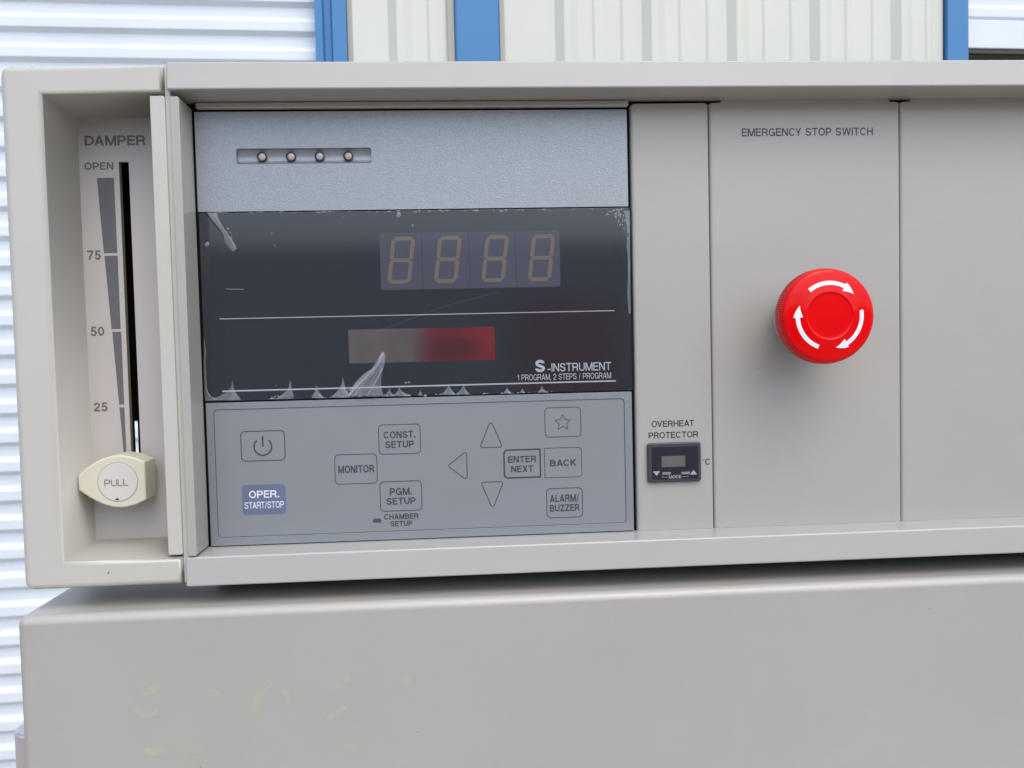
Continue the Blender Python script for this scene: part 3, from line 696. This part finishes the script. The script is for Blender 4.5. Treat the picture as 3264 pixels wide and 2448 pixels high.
# keypad frame and membrane
kx0, kx1, kz0, kz1 = px(687, 1500, PI_)[0], px(1994, 1500, PI_)[0], px(1340, 1691, PI_)[1], px(1340, 1288, PI_)[1]
kfr = link_mesh('keypad_frame', holed_bm([(IX0, -79.5), (IX1, -79.5), (IX1, -19.75), (IX0, -19.75)], [rrect(kx0, kx1, kz0, kz1, 1.6)], PI_, PI_+3), M['silver_s'], oven, bev=.12*MM, seg=2)
key = prism('keypad_membrane', rrect(kx0+.16, kx1-.16, kz0+.16, kz1-.16, 1.5), PI_+.28, PI_+1.2, 'keypad', oven, bev=.1)
box('instrument_backing', IX0+.6, IX1-.6, PI_+3.1, PI_+3.4, -79, 99, 'black', oven)
KY = PI_+.28
def keyrect(name, u0_, v0_, u1_, v1_, r, wpx, mat='ink', radii=None):
    uc, vc = (u0_+u1_)/2, (v0_+v1_)/2; X, Z = px(uc, vc, KY); k = unit(uc, vc, KY)
    wd, ht = (u1_-u0_)*k, (v1_-v0_)*k
    # the outline leans with the photo's tilt, so take its share off the box
    ht -= .022*wd; wd -= .022*ht
    cor = [(X-wd/2, Z-ht/2), (X+wd/2, Z-ht/2), (X+wd/2, Z+ht/2), (X-wd/2, Z+ht/2)]
    rr = [q*k for q in radii] if radii else r*k
    if name == 'operate_key': return sheet(name, rounded(cor, rr, 8), KY-.03, mat, key)
    return band(name, rounded(cor, rr, 6), wpx*k, KY, mat, key)
keyrect('power_key', 767.5, 1371.6, 909, 1471, 13, 3)
keyrect('operate_key', 771.6, 1541.7, 912.5, 1642.6, 13, 0, 'blue')
keyrect('monitor_key', 1066.7, 1446, 1203, 1544, 13, 2.6)
keyrect('setup_key', 1206.6, 1351, 1340.8, 1448.5, 13, 2.6)
keyrect('setup_key', 1211, 1532, 1345.4, 1630, 13, 2.6)
keyrect('star_key', 1736, 1297.5, 1852.5, 1393.4, 13, 2.6)
keyrect('enter_key', 1606, 1432, 1723, 1523.5, 11, 5, radii=[12, 0, 0, 12])
keyrect('back_key', 1735, 1426, 1855, 1522.5, 11, 2.2, radii=[0, 11, 11, 0])
keyrect('alarm_key', 1741.8, 1554.8, 1857.7, 1650.7, 13, 2.6)
KT = 'ink'
for s, b in (('MONITOR', (1078, 1482.8, 1192.7, 1507.4)), ('CONST.', (1222, 1374, 1324, 1396.7)), ('SETUP', (1227.6, 1405, 1320, 1427.5)),
             ('PGM.', (1242, 1554.5, 1313, 1578)), ('SETUP', (1231.7, 1585.8, 1325, 1608)), ('CHAMBER', (1224.5, 1637, 1334, 1655)), ('SETUP', (1244.5, 1660, 1314.7, 1677)),
             ('ENTER', (1619, 1453, 1709.5, 1474)), ('NEXT', (1629, 1484, 1700, 1504.6)), ('BACK', (1752.6, 1464.6, 1837.7, 1485.6)),
             ('ALARM/', (1752.6, 1576, 1844.8, 1600)), ('BUZZER', (1752.6, 1607.6, 1847, 1629.7))):
    tbox(s, *b, KY, 'ink', key, .215)
tbox('OPER.', 793.6, 1563, 889.5, 1587, KY-.03, 'white_ink', key, .19)
tbox('START/STOP', 779.8, 1598.6, 905.3, 1620, KY-.03, 'white_ink', key, .155)
k = unit(838, 1424, KY)
X, Z = px(838, 1424, KY)
band('power_icon', [(X+28*k*math.cos(math.radians(a)), Z+28*k*math.sin(math.radians(a))) for a in range(132, 409, 6)], 5*k, KY, 'ink', key, closed=False)
link_mesh('power_icon', prism_bm(rrect(X-2.7*k, X+2.7*k, Z, Z+35*k, 2*k, 4), KY-.03, KY-.01), M['ink'], key)
X, Z = px(1202.4, 1659.5, KY); prism('indicator_pill', rrect(X-14.2*k, X+14.2*k, Z-6.6*k, Z+6.6*k, 6.4*k, 6), KY-.04, KY, 'ink_c', key)
X, Z = px(1794, 1347, KY); st = []
for i in range(10):
    a = math.pi/2+i*math.pi/5; r = (26.5 if i % 2 == 0 else 13)*k; st.append((X+r*math.cos(a), Z+r*math.sin(a)))
band('star_icon', st, 2.6*k, KY, 'ink', key)
for tri in (((1564, 1340), (1529, 1427), (1602, 1425)), ((1427, 1485), (1488, 1437), (1489, 1531)), ((1570.5, 1623), (1533, 1537), (1605, 1535.5))):
    P3 = [px(u, v, KY) for u, v in tri]
    P3 = [Vector(p) for p in P3]
    if tri[1][0] != 1488: zz = (P3[1].y+P3[2].y)/2; P3[1].y = P3[2].y = zz
    else: xx = (P3[1].x+P3[2].x)/2; P3[1].x = P3[2].x = xx
    band('arrow_key', rounded([tuple(p) for p in P3], .75, 5), 3*k, KY, 'ink', key)

# side panels ------------------------------------------------------------
def filler(x0, x1, notch_l, notch_r, ztop=102.85):
    zl = 101.75
    P_ = [(x0, -79.85), (x1, -79.85)]
    if notch_r: P_ += [(x1, zl-.55), (x1-1.3, zl-.1), (x1-notch_r, zl), (x1-notch_r, ztop)]
    else: P_ += [(x1, ztop)]
    if notch_l: P_ += [(x0+notch_l, ztop), (x0+notch_l, zl), (x0+1.3, zl-.1), (x0, zl-.55)]
    else: P_ += [(x0, ztop)]
    if notch_l == -1: P_ = [(x0, -79.85), (x1, -79.85), (x1, zl-.7), (x1-1.5, zl-.1), (x0+1.6, zl-.3), (x0, zl-1.1)]
    bm = prism_bm(P_, PI_, PI_+3)
    bl_ = bm.edges.layers.float.new('bevel_weight_edge')
    for e in bm.edges:
        a, b = e.verts[0].co, e.verts[1].co
        if abs(a.x-b.x) < 1e-6 and abs(a.y-PI_*MM) < 1e-6 and abs(b.y-PI_*MM) < 1e-6 and abs(a.z-b.z) > .1: e[bl_] = 1 if a.x < (x0+1)*MM else .35
    o = link_mesh('side_panel', bm, M['paint'], oven, smooth=True)
    md = o.modifiers.new('bevel', 'BEVEL'); md.width = 1.5*MM; md.segments = 6; md.limit_method = 'WEIGHT'
    for p_ in o.data.polygons: p_.use_smooth = False
    return o
p1 = filler(75.2, 108.5, -1, 1)
p2 = filler(108.95, 192.0, 5.2, 4.4)
p3 = filler(192.45, 276.0, 4.6, 4.4)
p4 = filler(276.45, XR-.3, 4.6, 0)
p2['label'] = 'wide beige panel carrying the emergency stop lettering'
text('EMERGENCY STOP SWITCH', (2574.3, 420.5), (418, 24.5), PI_, 'ink_c', p2, .185)
# overheat protector
text('OVERHEAT', (2144.6, 1350), (136, 19.6), PI_, 'ink_k', p1, .185)
text('PROTECTOR', (2146.3, 1386), (158, 19.6), PI_, 'ink_k', p1, .185)
X, Z = px(2242, 1465.3, PI_); band('degree_sign', ngon(X, Z, .33, 16), .11, PI_, 'ink_k', p1)
text('C', (2255.5, 1471.5), (16.5, 19.5), PI_, 'ink_k', p1, .185)
def crop2k(x, y): return 1980+x/4.74, 1280+y/4.74
BY = PI_-1.7; X, Z = px(2150, 1474, BY); k = unit(2150, 1474, BY)
oh = prism('overheat_protector', rrect(X-85.5*k, X+85.5*k, Z-62.5*k, Z+62.5*k, 1.3), BY, PI_, 'bezel', oven, bev=.65, seg=3)
FY = BY-.12
X, Z = px(2152.4, 1475, FY)
prism('face_plate', rrect(X-74*k, X+74*k, Z-52*k, Z+52*k, .5), FY, BY+.1, 'face', oh, bev=.08)
X, Z = px(2146.7, 1470.5, FY); prism('lcd_window', rrect(X-37.5*k, X+37.5*k, Z-17.2*k, Z+17.2*k, .12), FY-.03, FY+.05, 'lcd2', oh)
for c in ((681, 1083), (968, 1077)):
    X, Z = px(*crop2k(*c), FY)
    sheet('button_slot', [(X-15.6*k, Z-5*k), (X+14.3*k, Z-5*k), (X+14.3*k, Z+6.4*k), (X-15.6*k, Z+6.4*k)], FY-.02, 'black', oh)
    prism('push_button', rrect(X-12.8*k, X+14*k, Z-4.6*k, Z+3.6*k, .15), FY-.5, FY, 'btn', oh, bev=.15)
sheet('down_mark', [px(*crop2k(*c), FY) for c in ((480, 1056), (585, 1052), (537, 1123))], FY-.03, 'mark', oh)
sheet('up_mark', [px(*crop2k(*c), FY) for c in ((1040, 1103), (1147, 1100), (1093, 1032))], FY-.03, 'mark', oh)
text('MODE', crop2k(815, 1135), (40, 9.8), FY, 'mark', oh, .17)
for L in (((620, 1110), (620, 1142), (703, 1141)), ((922, 1134), (1010, 1131), (1010, 1108))):
    band('bracket_line', [px(*crop2k(*c), FY) for c in L], .14, FY, 'mark', oh, closed=False)

# emergency stop ------------------------------------------------------------
ex, ez = 146.2, 9.7
eb = empty('emergency_stop_button', w3(ex, PI_, ez) ); eb.parent = oven; eb.location = w3(ex, PI_, ez)-wloc(oven)
WORLD[eb.name] = w3(ex, PI_, ez)
def lathe(name, prof, mat, parent, n=96, ribs=None, smooth=True):
    bm = bmesh.new(); R_ = []
    for j, (r, y) in enumerate(prof):
        R_.append([bm.verts.new(w3(ex+(r+(ribs[1]*(1 if i % 2 else -1) if ribs and j in ribs[0] else 0))*math.cos(2*math.pi*i/n), y,
                                   ez+(r+(ribs[1]*(1 if i % 2 else -1) if ribs and j in ribs[0] else 0))*math.sin(2*math.pi*i/n))) for i in range(n)] if r > 0 else [bm.verts.new(w3(ex, y, ez))])
    for a, b in zip(R_, R_[1:]):
        for i in range(n):
            j = (i+1) % n
            if len(b) == 1: bm.faces.new((a[i], a[j], b[0]))
            elif len(a) == 1: bm.faces.new((a[0], b[j], b[i]))
            else: bm.faces.new((a[i], a[j], b[j], b[i]))
    return link_mesh(name, bm, M[mat], parent, smooth=smooth)
EY = -14.0
lathe('grip_collar', [(10.6, PI_), (10.6, 12.4), (12.75, 12.2), (12.75, 4.5), (11.8, 4.0), (9, 4.0), (9, -6)], 'collar', eb, 160, ribs=({2, 3}, .16), smooth=False)
lathe('cap_skirt', [(9, -5.5), (17.5, -5.5), (18.75, -6.0), (18.85, -7.6), (18.85, -11.0), (18.45, -11.6), (17, -11.6)], 'redside', eb, 240, ribs=({2, 3, 4}, .17), smooth=False)
lathe('mushroom_cap', [(17.2, -11.2), (18.45, -11.3), (18.62, -11.9), (18.6, -12.6), (18.35, -13.25), (17.8, -13.72), (16.8, -14.0), (14.5, -14.3), (12, -14.6), (9.75, -14.85),
                       (9.45, -14.95), (9.3, -14.90), (9.15, -14.72), (8.95, -14.66), (7.5, -14.72), (5, -14.78), (2.5, -14.80), (0, -14.80)], 'red', eb, 128)
def capy(r):
    pr = [(0, -14.8), (9.1, -14.8), (9.75, -14.85), (12, -14.6), (14.5, -14.3), (16.8, -14.0)]
    for (a, ya), (b, yb) in zip(pr, pr[1:]):
        if a <= r <= b: return ya+(yb-ya)*(r-a)/(b-a)
    return -13.9
for base in (0, -120, -240):
    bm = bmesh.new(); rm, hw = 12.9, .82
    sec = []
    a0, a1, a2 = 129+base, 60+base, 41+base
    N = 22
    for i in range(N+1):
        a = math.radians(a0+(a1-a0)*i/N); sec.append((a, rm-hw, rm+hw))
    for i in range(9):
        t = i/8; a = math.radians(a1+(a2-a1)*t+(2.2 if i == 0 else 0)); ww = 1.75*(1-t)+.03; sec.append((a, rm-ww-.15, rm+ww-.15))
    V = []
    for a, ri, ro in sec:
        V.append([bm.verts.new(w3(ex+r*math.cos(a), capy(r)-dy, ez+r*math.sin(a))) for r, dy in ((ri, -.1), (ri, .16), (ro, .16), (ro, -.1))])
    for p_, q_ in zip(V, V[1:]):
        for i in range(3): bm.faces.new((p_[i], p_[i+1], q_[i+1], q_[i]))
    bm.faces.new(V[0]); bm.faces.new(V[-1])
    link_mesh('turn_arrow', bm, M['arrow'], eb)

# door ------------------------------------------------------------------------
door = box('door', -172.9, XR+1, -5, 40, -1290, -99.3, 'paint', oven, 3.6, 6)
lathe_y = None
bm = bmesh.new(); n = 40; hx, hy, rr = -175.2, 14, 8.6
rows = []
for r, z in ((rr, -420), (rr, -151), (rr-.3, -150.2), (rr-.9, -149.8)):
    rows.append([bm.verts.new(w3(hx+r*math.cos(2*math.pi*i/n), hy+r*math.sin(2*math.pi*i/n)*1.1, z)) for i in range(n)])
for a, b in zip(rows, rows[1:]):
    for i in range(n): bm.faces.new((a[i], a[(i+1) % n], b[(i+1) % n], b[i]))
bm.faces.new(rows[-1]); bm.faces.new(rows[0][::-1])
hg = link_mesh('door_hinge', bm, M['hinge'], oven)
DFY = -5
def flake(uv, th=.09, mat='residue', name='tape_residue'):
    P_ = [px(u, v, DFY) for u, v in uv]
    P_ = rounded(P_, .5, 3)
    P_ = [(x+random.uniform(-.06, .06), z+random.uniform(-.06, .06)) for x, z in P_]
    return prism(name, P_, DFY-th, DFY+.02, mat, door)
def s8(x, y): return 350+x/2.1067, 2000+y/2.1067
for L in (((212, 435), (240, 412), (290, 393), (335, 395), (345, 412), (310, 440), (260, 455), (222, 455)),
          ((132, 560), (150, 545), (172, 552), (215, 580), (265, 568), (320, 550), (332, 562), (320, 590), (260, 615), (200, 615), (150, 595)),
          ((652, 420), (690, 415), (740, 438), (735, 460), (700, 445)),
          ((1095, 372), (1100, 392), (1050, 430), (1042, 480), (1025, 520), (1010, 585), (960, 580), (952, 520), (965, 460), (985, 435), (1030, 425), (1060, 390)),
          ((1155, 412), (1178, 410), (1200, 440), (1212, 480), (1205, 520), (1185, 490), (1170, 450)),
          ((1550, 345), (1580, 320), (1612, 325), (1622, 350), (1610, 375), (1575, 378)), ((1508, 385), (1535, 375), (1552, 392), (1530, 412), (1510, 408)),
          ((1450, 620), (1475, 580), (1540, 535), (1580, 520), (1585, 545), (1540, 585), (1475, 632)),
          ((1960, 345), (1990, 320), (2010, 325), (2028, 368), (2000, 382), (1965, 368)),
          ((228, 815), (280, 815), (345, 812), (365, 835), (340, 860), (280, 865), (235, 845)),
          ((480, 808), (540, 800), (560, 820), (632, 830), (625, 850), (550, 850), (495, 838)),
          ((1570, 785), (1640, 795), (1650, 820), (1615, 828), (1580, 805))):
    flake([s8(*p) for p in L])
random.seed(3)
for u, v, r in ((1331, 2334, 2.2), (661, 2432, 1.6), (639, 2444, 2), (2963, 1939, 2.2)):
    x, z = px(u, v, DFY); sheet('dirt_speck', ngon(x, z, r*.12, 7), DFY-.02, 'speck', door)
for u, v, Y, r in ((2415, 1176, PI_, 1.8), (1372, 352, PI_, 1.5), (345, 1826, 1.0, 3.2), (380, 1727, 25, 0)):
    if r: x, z = px(u, v, Y); sheet('dirt_speck', [(x-r*.1, z-r*.2), (x+r*.12, z-r*.05), (x+r*.16, z+r*.25), (x-r*.03, z+r*.12)], Y-.02, 'speck', oven)
# chipped dark nicks along the top edges
for u0_, u1_ in ((1290, 1420),):
    for _ in range(9):
        u = random.uniform(u0_, u1_); x, z = px(u, 198.5, 0); sheet('paint_nick', [(x-.35, z), (x+.4, z+.02), (x+.2, z+.09), (x-.2, z+.07)], -.02, 'speck', top)
for u, v in ((39, 215), (102, 213), (135, 212)):
    x, z = px(u, v, 1); sheet('paint_nick', [(x-.25, z-.12), (x+.2, z-.1), (x+.25, z+.05), (x-.2, z+.08)], .95, 'speck', hs)

# crumbs and dust lying on the lower ledge
bm = bmesh.new()
for _ in range(70):
    x = random.uniform(-100, 215); y = random.choice((random.uniform(12, 17.5), random.uniform(2, 17))); r = random.uniform(.08, .26)
    c = w3(x, y, -79.88+r*.5); vs = [bm.verts.new(c+Vector((r*MM*math.cos(a)*random.uniform(.6, 1.3), r*MM*math.sin(a)*random.uniform(.6, 1.3), -r*.5*MM))) for a in (0, 1.3, 2.5, 3.8, 5)]
    t = bm.verts.new(c+Vector((0, 0, r*.3*MM)))
    for i in range(5): bm.faces.new((vs[i], vs[(i+1) % 5], t))
for _ in range(60):
    x = random.uniform(-155, -118); y = random.uniform(4, 30); r = random.uniform(.06, .2); zz = -80.2+(-77.8+80.2)*(y-1)/31
    c = w3(x, y, zz+.03+r*.5); vs = [bm.verts.new(c+Vector((r*MM*math.cos(a), r*MM*math.sin(a), -r*.5*MM))) for a in (0, 1.3, 2.5, 3.8, 5)]
    t = bm.verts.new(c+Vector((0, 0, r*.3*MM)))
    for i in range(5): bm.faces.new((vs[i], vs[(i+1) % 5], t))
M['crumb'] = newmat('crumb', (.42, .41, .38), .8, mottle=[(400, .5)])
tag(link_mesh('ledge_dust', bm, M['crumb'], oven), kind='stuff')
